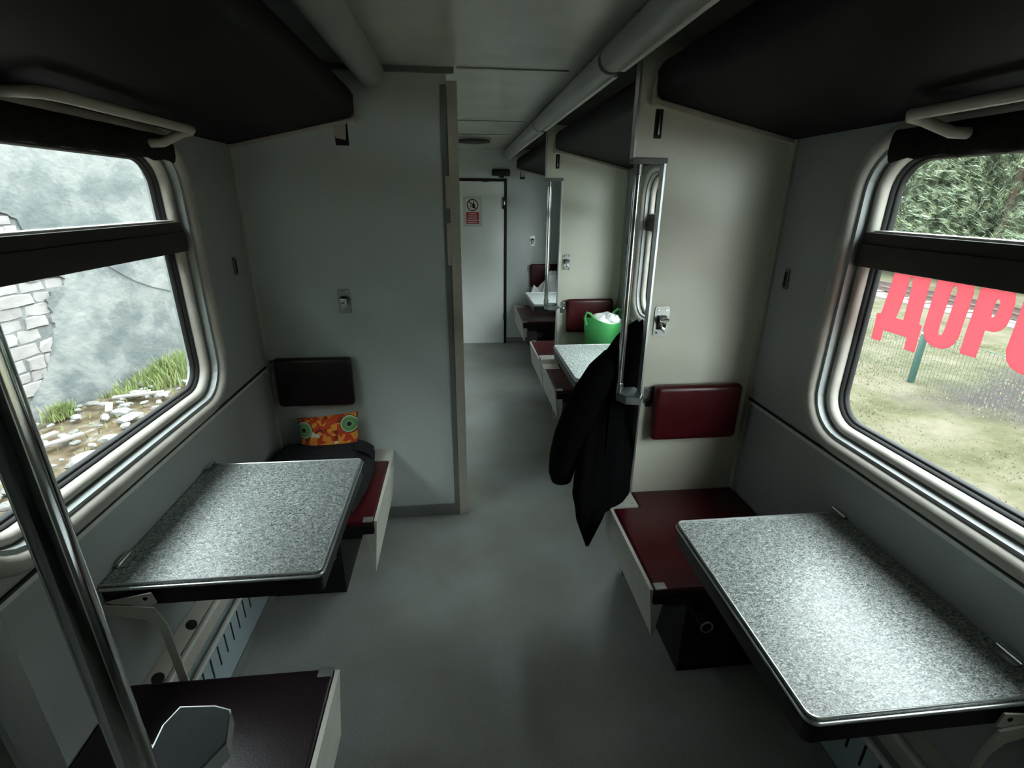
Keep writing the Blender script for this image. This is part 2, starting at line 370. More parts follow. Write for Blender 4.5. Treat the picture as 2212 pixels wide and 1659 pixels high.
def window(n, s, xw, y0, y1, detail=True):
    g = root('window_%d' % n, ('rounded carriage window in the left wall' if s < 0 else 'rounded carriage window in the right wall'))
    X = lambda d: xw+s*d
    def ring(prof, name, mt):
        b = B(); loops = []
        for off, d in prof: loops.append([(X(d), y, z) for y, z in rr(y0, y1, GZ0, GZ1, GR, off)])
        b.loft(loops, caps=False); return b.build(name, mt, g, smooth=60)
    arc = lambda c_, r_, dr, d0, a0, a1, k: [(c_+r_*math.cos(rad(a0+(a1-a0)*i/k)), d0-dr*math.sin(rad(a0+(a1-a0)*i/k))) for i in range(k+1)]
    ring([(.088, .004)]+arc(.066, .0215, .021, 0, 0, 180, 8)+[(.0445, .012)], 'outer_ring', 'ring')
    ring([(.0445, .010), (.043, .040), (.034, .042), (.033, .036)], 'ring_groove', 'groove')
    ring([(.0335, .046)]+arc(.0205, .0135, .018, .040, 0, 180, 8)+[(.007, .06)], 'inner_ring', 'ring')
    ring([(.008, .052), (.004, .05), (.001, .053), (-.001, .06), (-.005, .061), (-.007, .064), (-.009, .075)], 'gasket', 'rubber')
    r = GR
    lo = [p for p in rr(y0, y1, GZ0, GZ1, GR, -.002) if p[1] < 1.2]; hi = [p for p in rr(y0, y1, GZ0, GZ1, GR, -.002) if p[1] > 1.2]
    lower = [(y1-.002, ZB0+.01), (y0+.002, ZB0+.01)]+lo
    upper = hi+[(y0+.002, ZB1-.01), (y1-.002, ZB1-.01)]
    B().prism(lower, X(.070), X(.075), 'X').build('lower_pane', 'glass', g, smooth=0)
    B().prism(upper, X(.070), X(.075), 'X').build('upper_pane', 'glass', g, smooth=0)
    b = B().box((X(.012), y0-.03, ZB0+.012), (X(.08), y1+.03, ZB1-.035), .006)
    b.build('crossbar', 'bar', g)
    B().box((X(.02), y0-.03, ZB1-.036), (X(.078), y1+.03, ZB1-.004), .005).build('vent_sill', 'bar', g)
    B().box((X(.03), y0-.004, ZB1-.006), (X(.072), y1+.004, ZB1+.0015)).build('sill_strip', 'trim', g)
    return g
k = 1
for s, xw, wins in ((-1, XL, WL), (1, XR, WR)):
    for y0, y1 in wins:
        window(k, s, xw, y0, y1); k += 1

# rolled-up blinds over the windows and hand rails above them
def blind(s, xw, y0, y1, label, sag=0.):
    b = B(); rings = []
    n = 36
    for i in range(n+1):
        y = y0+(y1-y0)*i/n
        wv = .004*math.sin(i*1.7)+.004*noise.noise((i*.6, s, 0))-sag*max(0, math.sin((i/n)*math.pi*2.2))
        rings.append([(xw-s*(.012+.024*(1+math.cos(t))*.5*(1+.05*math.sin(i))), y, 1.737+wv*.4+(.036-.5*wv)*math.sin(t)) for t in [2*math.pi*q/12 for q in range(12)]])
    b.loft(rings)
    return tag(b.build('rolled_blind', 'blind', None, 60), label, 'blind')
blind(-1, XL, .80, 1.80, 'dark rolled-up blind along the top of the left window')
blind(1, XR, .33, 1.30, 'dark rolled-up blind with wavy edge along the top of the right window', .004)
def rail(s, xw, y0, y1, label):
    xo = xw-s*.125
    t = thing('hand_rail', label, 'rail', 'ivory rails above the windows')
    z0, z1 = 1.742, 1.785
    path = [(xw-s*.004, y0, z1), (xo+s*.05, y0, z1), (xo+s*.03, y0+.002, z1), (xo+s*.012, y0+.010, z1), (xo+s*.003, y0+.024, z1), (xo, y0+.05, z1)]
    path += [(xo, y1-.03, z1), (xo+s*.001, y1-.012, z1), (xo+s*.008, y1-.003, z1-.004), (xo+s*.03, y1-.012, z1-.010), (xw-s*.06, y1-.06, z0+.003), (xw-s*.03, y1-.075, z0), (xw-s*.004, y1-.09, z0+.012)]
    B().tube(path, .0125, 10).build('rail_tube', 'rail', t, 60)
    for yy, zz in ((y0, z1-.02), (y1-.09, z0-.008)): B().box((xw, yy-.02, zz), (xw-s*.006, yy+.02, zz+.04), .003).build('mount_plate', 'rail', t)
    return t
rail(-1, XL, 1.165, 1.745, 'ivory bent tube rail above the left window')
rail(1, XR, .50, 1.165, 'ivory bent tube rail above the right window')

# wall strips, corner strips, skirting
k = 1
def trim(a, b_, mt, label=None, bev=0):
    global k
    o = struct(B().box(a, b_, bev).build('trim_%d' % k, mt, smooth=0), label); k += 1; return o
for s, xw, ya, yb, lab in ((-1, XL, YB, YPL, 'thin metal strip along the left wall below the window'), (1, XR, YB, YP1, 'thin metal strip along the right wall below the window')):
    trim((xw, ya, .847), (xw-s*.006, yb, .861), 'trim', lab)
    trim((xw, ya, .861), (xw-s*.008, yb, .867), 'rubber')
trim((XR, YP1+.03, .847), (XR-.006, YP2, .861), 'trim'); trim((XR, YP2+.03, .847), (XR-.006, YE, .861), 'trim')
for (x, y, s) in ((XL, YPL, -1), (XR, YP1, 1), (XR, YP2, 1)):
    trim((x, y, .35), (x-s*.012, y-.022, 1.80), 'post', 'pale corner strip')
# left partition with skirting, strip and cream post
struct(B().box((XL, YPL, 0), (-.03, YPL+.035, ZC)).build('wall_partition_left', 'part', smooth=0), 'full-height blue-grey partition on the left')
struct(B().box((-.42, YPL-.012, 0), (-.03, YPL, .066), .004).build('baseboard_left', 'base', smooth=0), 'dark grey skirting of the left partition')
struct(B().box((XL, YPL-.012, 0), (-.46, YPL, .066), .004).build('baseboard_left_far', 'base', smooth=0))
trim((-.058, YPL-.006, .066), (-.031, YPL, ZC-.06), 'base', 'grey edge strip beside the cream post')
trim((-.031, YPL-.012, .0), (.012, YPL+.05, ZC-.045), 'post', 'cream vertical post at the end of the left partition', .002)
trim((-.048, YPL-.012, 1.56), (-.030, YPL, 1.69), 'post'); trim((-.048, YPL-.012, 1.32), (-.030, YPL, 1.50), 'post')
struct(B().box((-.5, YPL-.02, ZC-.02), (.0, YPL, ZC), 0).build('trim_%d' % k, 'base', smooth=0)); k += 1
struct(B().box((DX1, YE-.012, 0), (XR, YE, .07), .004).build('baseboard_end', 'base', smooth=0)); 
# ceiling joint strips and the round vent
for y in (2.27, 3.68, 4.42): trim((.012, y, ZC-.005), (.46, y+.016, ZC), 'tube', 'ceiling joint strip')
t = thing('ceiling_vent', 'dark round vent in the ceiling near the end door', 'vent', loc=(.16, 4.75, ZC))
def disc(rx, ry, z0, z1, n=28): return [[(rx*math.cos(a), ry*math.sin(a), z) for a in [2*math.pi*i/n for i in range(n)]] for z in (z0, z1)]
B().loft(disc(.15, .15, -.012, 0)).build('vent_rim', 'tube', t, 40); B().loft(disc(.135, .135, -.03, -.012)).build('vent_grille', 'vent', t, 40)

# long half-round ducts below the ceiling
def duct(name_, x, z, r, y0, y1, label, round_end):
    rings = []; n = 16
    ys = [(y0, 1.)]
    if round_end: ys += [(y1-r*1.2*(1-math.sin(rad(a))), math.cos(rad(a)) if a < 90 else .02) for a in (0, 25, 45, 62, 76, 85)]
    else: ys += [(y1-.012, 1.), (y1, .93)]
    for y, q in ys: rings.append([(x+r*q*math.cos(t_), y, z+r*.95*q*math.sin(t_)) for t_ in [2*math.pi*i/n for i in range(n)]])
    th = thing(name_, label, 'duct')
    B().loft(rings).build('duct_shell', 'tube', th, 50)
    for yy in ([y0+.25, y1-.25]): B().box((x-.012, yy, z), (x+.012, yy+.03, ZC)).build('duct_clip', 'tube', th)
    return th
duct('ceiling_duct', -.315, 2.045, .054, -1.5, YPL-.004, 'grey half-round ceiling duct with rounded end at left partition', True)
duct('ceiling_duct', .515, 2.03, .045, -.6, 1.83, 'nearest section of the long grey duct on the right of the ceiling', False)
duct('ceiling_duct', .515, 2.03, .043, 1.86, 3.35, 'middle section of the long grey duct on the right of the ceiling', False)
duct('ceiling_duct', .515, 2.03, .041, 3.38, YE-.05, 'far section of the long grey duct reaching the end wall', False)
for ya, yb in ((-.6, 1.80), (1.88, 3.32), (3.40, 5.6)):  # pale strips standing in for the highlight along each duct
    trim((.515+.018, ya, 1.987), (.515+.034, yb, 1.995), 'trim')

# right-hand partitions with an overhanging upper part
def partition(name, label, s, xw, xe, xo, y, d):
    """xe: edge of the lower part, xo: edge of the overhang; d: direction of its thickness"""
    g = root(name, label)
    B().prism([(xe, 0), (xw, 0), (xw, 2.045), (xo, 2.045), (xo, 1.733), (xe, 1.733)], y, y+d*.03, 'Y').build('panel', 'cream', g, 0)
    e = s*.007
    B().box((xe, y-d*.003, .0), (xe-e, y+d*.033, 1.733)).build('edge_strip', 'alu', g)
    B().box((xo, y-d*.003, 1.728), (xo-e, y+d*.033, 2.045)).build('edge_strip', 'alu', g)
    B().box((xo-e, y-d*.004, 1.715), (xe+s*.004, y+d*.034, 1.733), .002).build('corner_bracket', 'base', g)
    # dark latch slot below the berth
    xs = xo+s*.057
    B().box((xs, y-d*.003, 1.79), (xs+s*.024, y+d*.002, 1.875)).build('latch_slot', 'black', g)
    B().box((xs+s*.008, y-d*.012, 1.80), (xs+s*.014, y-d*.003, 1.86), .002).build('latch_bar', 'steel', g)
    return g
partition('wall_partition_right', 'cream partition with overhang on the right, nearer one', 1, XR, .697, .588, YP1, 1)
partition('wall_partition_right_far', 'cream partition on the right beyond the first bay', 1, XR, .697, .588, YP2, 1)
partition('wall_partition_right_near', 'cream partition beside the viewer on the right', 1, XR, .697, .588, -.03, 1)
partition('wall_partition_near', 'partition edge at the left beside the viewer', -1, XL, -.45, -.345, YPN, -1)

# ------------------------------------------------------------------ upper berths (folded slightly upwards)
def berth(s, xw, y0, y1, label, tabs):
    t = thing('upper_berth', label, 'berth', 'folded upper berths')
    xi, zi = xw-s*.008, 1.795
    xa, za = xw-s*.506, 1.905
    sec = [(xi, zi), (xa+s*.02, za-.004), (xa+s*.004, za+.012), (xa, za+.035), (xa, za+.075), (xa+s*.015, za+.098), (xi, zi+.085)]
    B().prism(sec, y0+.012, y1-.012, 'Y').build('berth_board', 'berth', t, 40)
    for ye, d in tabs:     # pale support rail along the partition, bracket and tab at its aisle end
        B().prism([(xi, zi-.014), (xa, za-.016), (xa, za-.004), (xi, zi-.002)], ye, ye+d*.014, 'Y').build('support_rail', 'rail', t, 0)
        B().tube([(xa-s*.002, ye+d*.01, za-.014), (xa-s*.004, ye+d*.012, za+.025), (xa+s*.006, ye+d*.014, za+.068)], [.008, .009, .005], 8).build('hinge_arm', 'rail', t, 50)
        B().tube([(xa-s*.004, ye, za-.012), (xa-s*.004, ye+d*.02, za-.012)], .011, 10).build('pivot', 'rail', t, 50)
        if s > 0 and ye < 5: continue
        B().prism([(xa+s*.09, za-.030), (xa+s*.04, za-.017), (xa+s*.046, za-.085), (xa+s*.085, za-.078)], ye, ye+d*.006, 'Y').build('support_tab', 'rail', t, 0)
        B().box((xa+s*.035, ye+d*.001, za-.105), (xa+s*.088, ye, za-.02)).build('tab_slot', 'black', t)
    return t
berth(-1, XL, YPN, YPL, 'dark upper berth hanging above the left window', [(YPL, -1)])
berth(1, XR, .02, YP1, 'dark upper berth hanging above the right window', [(YP1, -1)])
berth(1, XR, YP1+.03, YP2, 'dark upper berth in the bay behind the coat', [(YP2, -1)])
berth(1, XR, YP2+.03, YE, 'dark upper berth in the farthest bay by the end wall', [(YE, -1)])

# ------------------------------------------------------------------ chrome poles with a rubber step
def pole(s, x, y, label, dy=-.032, r=.0135):
    t = thing('grab_pole', label, 'pole', 'chrome poles with steps', loc=(x, y, .88))
    B().tube([(0, 0, .0), (0, 0, .845)], r, 14).build('pole_tube', 'chrome', t, 60)
    B().tube([(0, 0, .80), (0, 0, .845)], r+.0035, 14).build('pole_socket', 'steel', t, 60)
    B().tube([(0, 0, .0), (0, 0, .045)], r+.0035, 14).build('pole_collar', 'chrome', t, 60)
    # tread: flat pad with a pale rim
    pad = [(-s*.018, -.002), (-.0+s*.004, -.042), (s*.056, -.052), (s*.074, -.02), (s*.078, .03), (s*.068, .055), (s*.02, .052), (-s*.004, .044)]
    pad = [(px_, py_+dy) for px_, py_ in pad]; rim = [(q[0]*1.06, (q[1]-dy)*1.1+dy) for q in pad]
    if abs(dy) > .06: B().box((-.012, 0, -.014), (s*.012, dy, .004), .003).build('step_strut', 'steel', t)
    B().prism(rim, -.016, .012, 'Z').build('step_rim', 'alu', t, 0)
    B().prism(pad, .010, .0165, 'Z').build('step_pad', 'step', t, 0)
    B().box((s*.074, dy-.012, -.012), (s*.105, dy+.012, .006), .003).build('step_arm', 'steel', t)
    B().box((s*.096, dy-.010, -.045), (s*.122, dy-.002, .035), .003).build('step_bracket', 'steel', t)
    return t
pole(1, .617, YP1+.04, 'chrome grab pole with grey step in front of the black coat')
pole(1, .617, YP2+.04, 'chrome grab pole with grey step beyond the green bag')
pole(-1, -.357, .395, 'grab pole with grey step at the lower left corner beside the viewer', .115, .0155)

# ------------------------------------------------------------------ wall hooks
def hook(x, y, z, d, label):
    t = thing('coat_hook', label, 'hook', 'steel folding hooks', loc=(x, y, z))
    B().prism(rr(-.028, .028, -.055, .055, .01), 0, d*.004, 'Y').build('hook_plate', 'steel', t, 0)
    for sx in (-.016, .016):
        for sz in (-.043, .043):
            B().loft([[(sx+.006*q*math.cos(a), d*yy, sz+.006*q*math.sin(a)) for a in [math.pi*i/4 for i in range(8)]] for yy, q in ((.003, 1), (.0065, .8))]).build('screw', 'chrome', t, 50)
    B().prism([(0, .024), (d*.030, .013), (d*.030, .003), (d*.013, -.012), (d*.008, -.030), (0, -.034)], -.016, .016, 'X').build('hook_body', 'chrome', t, 30)
    B().tube([(-.012, d*.028, .012), (.016, d*.032, .010)], .0055, 8).build('hook_bar', 'chrome', t, 50)
    B().tube([(0, d*.008, -.018), (.002, d*.02, -.03), (.002, d*.026, -.022)], .005, 8).build('hook_tip', 'chrome', t, 50)
    return t
hook(-.517, YPL, 1.164, -1, 'steel folding hook high on the left blue-grey partition')
hook(.742, YP1, 1.18, -1, 'steel folding hook on the nearer cream partition')
hook(.745, YP2, 1.192, -1, 'steel folding hook on the farther cream partition')
hook(.82, YE, 1.17, -1, 'steel folding hook on the end wall beside the door')
struct(B().box((-.3, YE+.06, -.05), (.8, YE+.1, ZC)).build('wall_light_blocker', 'black', smooth=0), 'black panel added behind the end door to block daylight')  # added black panel, stops daylight leaking in around the door leaf
# small sockets on the side walls
for x, y, z, s, lab in ((XR, 1.65, 1.346, 1, 'small dark slot fitting on the right wall by the cream partition'), (XL, 2.156, 1.337, -1, 'small dark slot fitting on the left wall near the corner'), (XR, 3.38, 1.346, 1, 'small dark slot fitting on the wall of the second bay')):
    t = thing('wall_fitting', lab, 'fitting', loc=(x, y, z))
    B().box((0, -.012, -.035), (-s*.006, .012, .035), .003).build('fitting_plate', 'base', t); B().box((-s*.004, -.006, -.026), (-s*.008, .006, .026), .001).build('fitting_slot', 'black', t)

# ------------------------------------------------------------------ backrest pads
def backrest(x0, x1, z0, z1, y, label, mt, s):
    t = thing('backrest_pad', label, 'backrest', 'backrest pads on the partitions')
    yf = y-.055
    b = B().box((x0, yf, z0), (x1, y-.006, z1), .022, 5); o = b.build('backrest_cushion', mt, t, 50)
    xa = x0 if s > 0 else x1
    B().box((xa-s*.03, y-.004, z1-.085), (xa+s*.03, y, z1-.015), .002).build('mount_plate', 'steel', t)
    for zz in (z1-.03, z1-.07): B().tube([(xa-s*.016, y-.008, zz), (xa-s*.016, y-.003, zz)], .006, 10).build('screw', 'chrome', t, 50)
    return t
backrest(-.858, -.512, .673, .908, YPL, 'dark backrest pad on the left partition above the floral cushion', 'vinyl_dark', 1)
backrest(.735, 1.085, .708, .935, YP1, 'burgundy backrest pad on the nearer cream partition', 'vinyl', 1)
backrest(.755, 1.09, .70, .94, YP2, 'burgundy backrest pad on the partition behind the green bag', 'vinyl', 1)
backrest(.80, 1.12, .665, .92, YE, 'burgundy backrest pad on the end wall behind the white bag', 'vinyl', 1)

# ------------------------------------------------------------------ seats
def bench(label, s, xw, xa, yp, d, L, z, plate=True, zbot=None, mt='vinyl', open_plate=0.):
    """yp: partition, d: direction the seat runs from it, xa: aisle edge of the side beam"""
    t = thing('seat_bench', label, 'bench', 'burgundy seats along the carriage')
    zb = zbot if zbot else z-.195
    yf = yp+d*L
    x0, x1, x2, ya, yb, yc = xw-s*.006, xa+s*.122, xa+s*.014, yp+d*.004, yp+d*.115, yf
    b = B().rprism([(x0, ya), (x1, ya), (x1, yb), (x2, yb), (x2, yc), (x0, yc)], z-.026, z, .010)
    B().prism([(x0, ya), (x1+s*.003, ya), (x1+s*.003, yb+d*.003), (x2+s*.003, yb+d*.003), (x2+s*.003, yc-d*.002), (x0, yc-d*.002)], z-.062, z-.020, 'Z').build('cushion_base', 'black', t, 0)
    b.build('seat_cushion', mt, t, 50)
    beam = [(xa, z-.004), (xa+s*.012, z-.004), (xa+s*.012, z-.062), (xa+s*.05, z-.062), (xa+s*.03, zb), (xa+s*.024, zb)]
    B().prism(beam, yp+d*.003, yf-d*.006, 'Y').build('side_beam', 'white', t, 0)
    if plate:
        B().box((xa+s*.003, yp+d*.002, z-.05), (xa+s*.118, yp+d*.112, z+.001+open_plate), .002).build('corner_plate', 'white', t)
        for px in (.02, .098):
            for py in (.022, .092): B().tube([(xa+s*px, yp+d*py, z+open_plate), (xa+s*px, yp+d*py, z+.0026+open_plate)], .0035, 8).build('screw', 'steel', t, 50)
    B().box((xa+s*.016, yf-d*.028, z-.004), (xa+s*.054, yf+d*.001, z+.0025), .001).build('latch_plate', 'alu', t)
    B().box((xw-s*.02, yp+d*.01, z-.10), (xa+s*.07, yf-d*.03, z-.062)).build('seat_frame', 'black', t)
    yl = yf+d*.05; xt, zt_ = xa+s*.178, z-.118
    B().tube([(xt, yf-d*.10, zt_), (xt, yl, zt_)], .017, 14).build('frame_tube', 'black', t, 50)
    B().tube([(xt+.019*math.cos(q*.3927), yl, zt_+.019*math.sin(q*.3927)) for q in range(16)], .0035, 6, closed=True).build('tube_ring', 'steel', t, 60)
    B().box((xw-s*.09, yp+d*.012, .002), (xa+s*.17, yf-d*.07, z-.10)).build('under_seat_box', 'black', t)  # assumed black box, makes the shadow under the seat solid black
    return t
bench('burgundy seat under the floral cushion at the left partition', -1, XL, -.352, YPL, -1, .605, .405, zbot=.15)
bench('dark burgundy seat at the lower left corner', -1, XL, -.352, YPN, 1, .63, .405, zbot=.15, mt='vinyl_dark')
bench('burgundy seat below the nearer cream partition on the right', 1, XR, .572, YP1, -1, .56, .45)
bench('burgundy seat under the green bag in the second bay', 1, XR, .59, YP2, -1, .55, .45)
bench('burgundy seat on the far side of the second partition', 1, XR, .59, YP2+.03, 1, .62, .45, open_plate=.024)
bench('burgundy seat by the end wall under the white bag', 1, XR, .61, YE, -1, .85, .45)

# ------------------------------------------------------------------ tables
def table(label, s, xw, xa, y0, y1, z, mt='speckle', br=True, group='folding window tables'):
    t = thing('window_table', label, 'table', group)
    r = .022
    def plan(off):
        xa_, y0_, y1_, r_ = xa+s*off, y0+off, y1-off, max(r-off, .004)
        pts = [(xw-s*.004, y0_)]
        for cy, a0, a1 in ((y0_+r_, -90, 0), (y1_-r_, 0, 90)):
            for i in range(6):
                a = rad(a0+(a1-a0)*i/5); pts.append((xa_+s*r_-s*r_*math.cos(a), cy+r_*math.sin(a)))
        pts.append((xw-s*.004, y1_)); return pts
    B().prism(plan(.004), z-.02, z, 'Z').build('table_top', mt, t, 0)
    def strip(off, zz, rr_):
        p = plan(off); return B().tube([(x, y, zz) for x, y in p], rr_, 6)
    strip(.005, z+.0005, .0028).build('edge_bead', 'alu', t, 60)
    strip(.0005, z-.010, .0042).build('edge_rim', 'alu', t, 60)
    B().prism(plan(.006), z-.068, z-.012, 'Z').build('apron', 'apron', t, 30)
    for yy in (y0+.09, y1-.02):
        h = B().box((xw, yy-.025, z), (xw-s*.03, yy+.02, z+.004), .001).build('hinge', 'steel', t)
        B().tube([(xw-s*.012, yy-.028, z+.010), (xw-s*.012, yy+.024, z+.010)], .007, 8).build('hinge_pin', 'chrome', h, 50)
    if br:   # folding bracket below the near edge
        yb = y0-.006
        B().prism([(xw-s*.012, z-.040), (xw-s*.125, z-.020), (xw-s*.132, z-.052), (xw-s*.118, z-.058), (xw-s*.03, z-.046)], yb, yb-.004, 'Y').build('bracket_plate', 'white', t, 0)
        B().prism([(xw-s*.012, z-.046), (xw-s*.125, z-.062), (xw-s*.145, z-.118), (xw-s*.155, z-.30), (xw-s*.175, z-.66), (xw-s*.155, z-.66), (xw-s*.133, z-.30), (xw-s*.125, z-.13), (xw-s*.10, z-.098), (xw-s*.04, z-.080), (xw-s*.012, z-.09)], yb-.004, yb-.009, 'Y').build('bracket_leg', 'white', t, 0)
        B().tube([(xw-s*.11, yb-.006, z-.035), (xw-s*.11, yb-.001, z-.035)], .005, 8).build('bolt', 'black', t, 50)
    return t
table('speckled grey window table on the left beside the floral cushion', -1, XL, -.369, 1.062, 1.663, .704)
table('speckled grey window table in the right foreground', 1, XR, .619, .579, 1.191, .704)
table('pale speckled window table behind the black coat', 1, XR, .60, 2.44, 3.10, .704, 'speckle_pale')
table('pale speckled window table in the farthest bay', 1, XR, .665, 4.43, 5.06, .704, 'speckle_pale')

# ------------------------------------------------------------------ heater casings along the walls
def heater(label, s, xw, y0, y1):
    t = thing('heater_casing', label, 'heater', 'heater casings under the windows')
    xf = xw-s*.082
    B().box((xw-s*.002, y0, 0), (xf, y1, .242)).build('front_panel', 'heater', t, 0)
    B().prism([(xw-s*.002, .243), (xw-s*.050, .243), (xw-s*.050, .310), (xw-s*.002, .338)], y0, y1, 'Y').build('top_panel', 'beige', t, 0)
    B().box((xw-s*.046, y0, .300), (xw-s*.057, y1, .318), .002).build('upper_strip', 'trim', t)
    B().box((xf+s*.004, y0, .236), (xf-s*.006, y1, .252), .002).build('lower_strip', 'trim', t)
    B().box((xf, y0, 0), (xf-s*.004, y1, .05)).build('kick_strip', 'base', t)
    y = y0+.05
    while y < y1-.05:
        B().box((xf, y, .145), (xf-s*.002, y+.006, .222)).build('louvre_slit', 'black', t); y += .05
    for y in [y0+.06+.19*i for i in range(int((y1-y0-.1)/.19)+1)]:
        nx, nz = .028, .048
        B().loft([[(xw-s*(.026+.014*math.cos(a)), y+.019*math.sin(a), .3245-(.014*math.cos(a))*.58+h) for a in [math.pi*i/6 for i in range(12)]] for h in (-.002, .0012)]).build('vent_hole', 'black', t, 0)
    return t
heater('low heater casing with slits under the left table', -1, XL, 1.06, 1.76)
heater('low heater casing under the right foreground table', 1, XR, .56, 1.24)

# ------------------------------------------------------------------ end door with its sign
g = root('door_1', 'white door at the end of the aisle')
B().box((DX0+.012, YE+.004, .003), (DX1-.026, YE+.04, DZ-.022), .004).build('door_leaf', 'door', g)
B().prism([(DX0, 0), (DX0, DZ), (DX1, DZ), (DX1, 0), (DX1-.03, 0), (DX1-.03, DZ-.03), (DX0+.014, DZ-.03), (DX0+.014, 0)], YE-.004, YE+.06, 'Y').build('door_frame', 'black', g, 0)
B().box((.27, YE-.012, DZ-.035), (.34, YE+.004, DZ-.012), .002).build('door_stop', 'black', g)
B().box((DX1-.045, YE-.03, 1.50), (DX1-.004, YE+.003, 1.62), .006).build('hinge', 'black', g); B().box((DX1-.038, YE-.034, 1.54), (DX1-.026, YE-.03, 1.59), .002).build('hinge_pin', 'chrome', g)
B().box((DX1-.035, YE-.014, .28), (DX1-.006, YE, .36), .004).build('hinge', 'black', g)
t = thing('door_closer', 'black door closer above the white end door', 'door closer', loc=(.47, YE, 1.865))
B().box((-.10, -.05, -.035), (.09, 0, .03), .012, 3).build('closer_body', 'black', t); B().box((-.02, -.03, -.055), (.03, 0, -.03), .004).build('closer_arm', 'black', t)
t = thing('warning_poster', 'red and white no-alcohol poster taped on the white door', 'poster', loc=(.163, YE+.0035, 1.472))
B().box((-.10, -.0008, -.155), (.10, 0, .15)).build('poster_film', 'film', t); B().box((-.077, -.0016, -.134), (.077, -.0008, .136)).build('poster_sheet', 'paper', t)
circ = lambda r_, n=26, cx=0, cz=0: [(cx+r_*math.cos(2*math.pi*i/n), cz+r_*math.sin(2*math.pi*i/n)) for i in range(n)]
cz = .066
B().prism(circ(.062, 26, 0, cz), -.0024, -.0016, 'Y', [circ(.051, 26, 0, cz)]).build('prohibition_ring', 'signdark', t, 0)
B().prism([(-.046, cz+.038), (-.038, cz+.046), (.046, cz-.038), (.038, cz-.046)], -.0028, -.0016, 'Y').build('prohibition_bar', 'signdark', t, 0)
B().prism([(.008, cz+.042), (.014, cz+.042), (.018, cz+.018), (.026, cz+.004), (.026, cz-.032), (-.002, cz-.032), (-.002, cz+.004), (.005, cz+.018)], -.0032, -.0016, 'Y').build('bottle_symbol', 'black', t, 0)
B().prism(circ(.009, 12, -.018, cz-.014), -.0032, -.0016, 'Y').build('glass_symbol', 'black', t, 0)
B().box((-.069, -.0024, -.127), (.069, -.0016, -.006)).build('red_panel', 'red', t)
for i, (a, b_) in enumerate(((-.038, .040), (-.046, .046), (-.044, .042), (-.062, .064), (-.05, .052))):
    zz = -.022-i*.0225
    x = a
    while x < b_-.004:
        wd = R.uniform(.008, .02); x2 = min(x+wd, b_)
        B().box((x, -.003, zz-.0045), (x2, -.0024, zz+.0045)).build('text_line', 'paper', t); x = x2+.003

# ------------------------------------------------------------------ red lettering on the right window
LET = {
 'd': ([(1.289,1.417),(1.296,1.321),(1.299,1.300),(1.312,1.298),(1.313,1.289),(1.310,1.266),(1.309,1.223),(1.277,1.223),(1.277,1.256),(1.196,1.256),(1.194,1.223),(1.162,1.223),(1.164,1.297),(1.172,1.298),(1.174,1.314),(1.176,1.417)],
       [[(1.237,1.412),(1.227,1.412),(1.223,1.379),(1.222,1.339),(1.221,1.298),(1.248,1.298),(1.243,1.324),(1.239,1.365)]]),
 'o': ([(1.156,1.419),(1.156,1.376),(1.156,1.326),(1.156,1.294),(1.149,1.274),(1.136,1.260),(1.115,1.253),(1.093,1.253),(1.076,1.261),(1.065,1.275),(1.059,1.292),(1.059,1.325),(1.058,1.362),(1.058,1.401),(1.062,1.419)],
       [[(1.107,1.410),(1.100,1.409),(1.097,1.396),(1.097,1.364),(1.098,1.324),(1.099,1.298),(1.102,1.287),(1.108,1.285),(1.113,1.288),(1.115,1.300),(1.115,1.335),(1.114,1.378),(1.112,1.404)]]),
 'p': ([(1.044,1.417),(1.044,1.388),(1.044,1.354),(1.045,1.304),(1.044,1.257),(1.005,1.257),(1.004,1.292),(1.005,1.324),(.984,1.325),(.971,1.332),(.963,1.346),(.961,1.372),(.963,1.399),(.968,1.417)],
       [[(1.000,1.399),(.993,1.395),(.991,1.387),(.992,1.367),(.996,1.356),(1.001,1.356),(1.003,1.367),(1.003,1.388)]])}
t = thing('window_lettering', 'large red letters stuck on the lower pane of the right window', 'lettering')
for ch, dy in (('d', 0), ('o', 0), ('p', 0), ('o', -.21)):
    o_, h_ = LET[ch]; sh = lambda l: [(y+dy, z) for y, z in l]
    B().prism(sh(o_), XR+.0675, XR+.0695, 'X', [sh(h) for h in h_]).build('letter', 'letter', t, 0)

# ------------------------------------------------------------------ soft things
# black coat hanging behind the pole
t = thing('hanging_coat', 'long black coat hanging at the edge of the nearer cream partition', 'coat')
prof = [(1.15, .700, .726, 1.88, .012), (1.12, .655, .728, 1.88, .028), (1.08, .62, .730, 1.88, .042), (.97, .553, .732, 1.88, .05), (.915, .522, .733, 1.885, .055), (.845, .502, .73, 1.878, .056), (.755, .478, .721, 1.845, .058), (.67, .463, .706, 1.80, .058), (.59, .452, .69, 1.75, .055), (.53, .440, .675, 1.715, .052), (.488, .430, .667, 1.69, .048), (.462, .434, .64, 1.675, .045), (.43, .439, .566, 1.662, .040), (.385, .444, .550, 1.66, .036), (.32, .467, .526, 1.66, .026), (.255, .491, .503, 1.66, .006)]
rings = []
for z, xa, xb, cy, hy in prof:
    cx, hx = (xa+xb)/2, (xb-xa)/2; ring_ = []
    for i in range(48):
        a = 2*math.pi*i/48
        fold = 1+.13*math.sin(5*a+z*3)*min(1, (1.15-z)*2)+.08*math.sin(11*a-z*5)
        ring_.append((cx+hx*math.cos(a)*(1+.02*math.sin(7*a)), cy+hy*math.sin(a)*fold, z+.006*math.sin(3*a)))
    rings.append(ring_)
B().loft(rings).build('coat_body', 'coat', t, 80)
path = [(.60, 1.85, 1.02), (.555, 1.83, .96), (.505, 1.81, .87), (.462, 1.80, .78), (.425, 1.80, .68), (.408, 1.80, .60), (.404, 1.80, .53), (.406, 1.80, .487), (.408, 1.80, .472)]
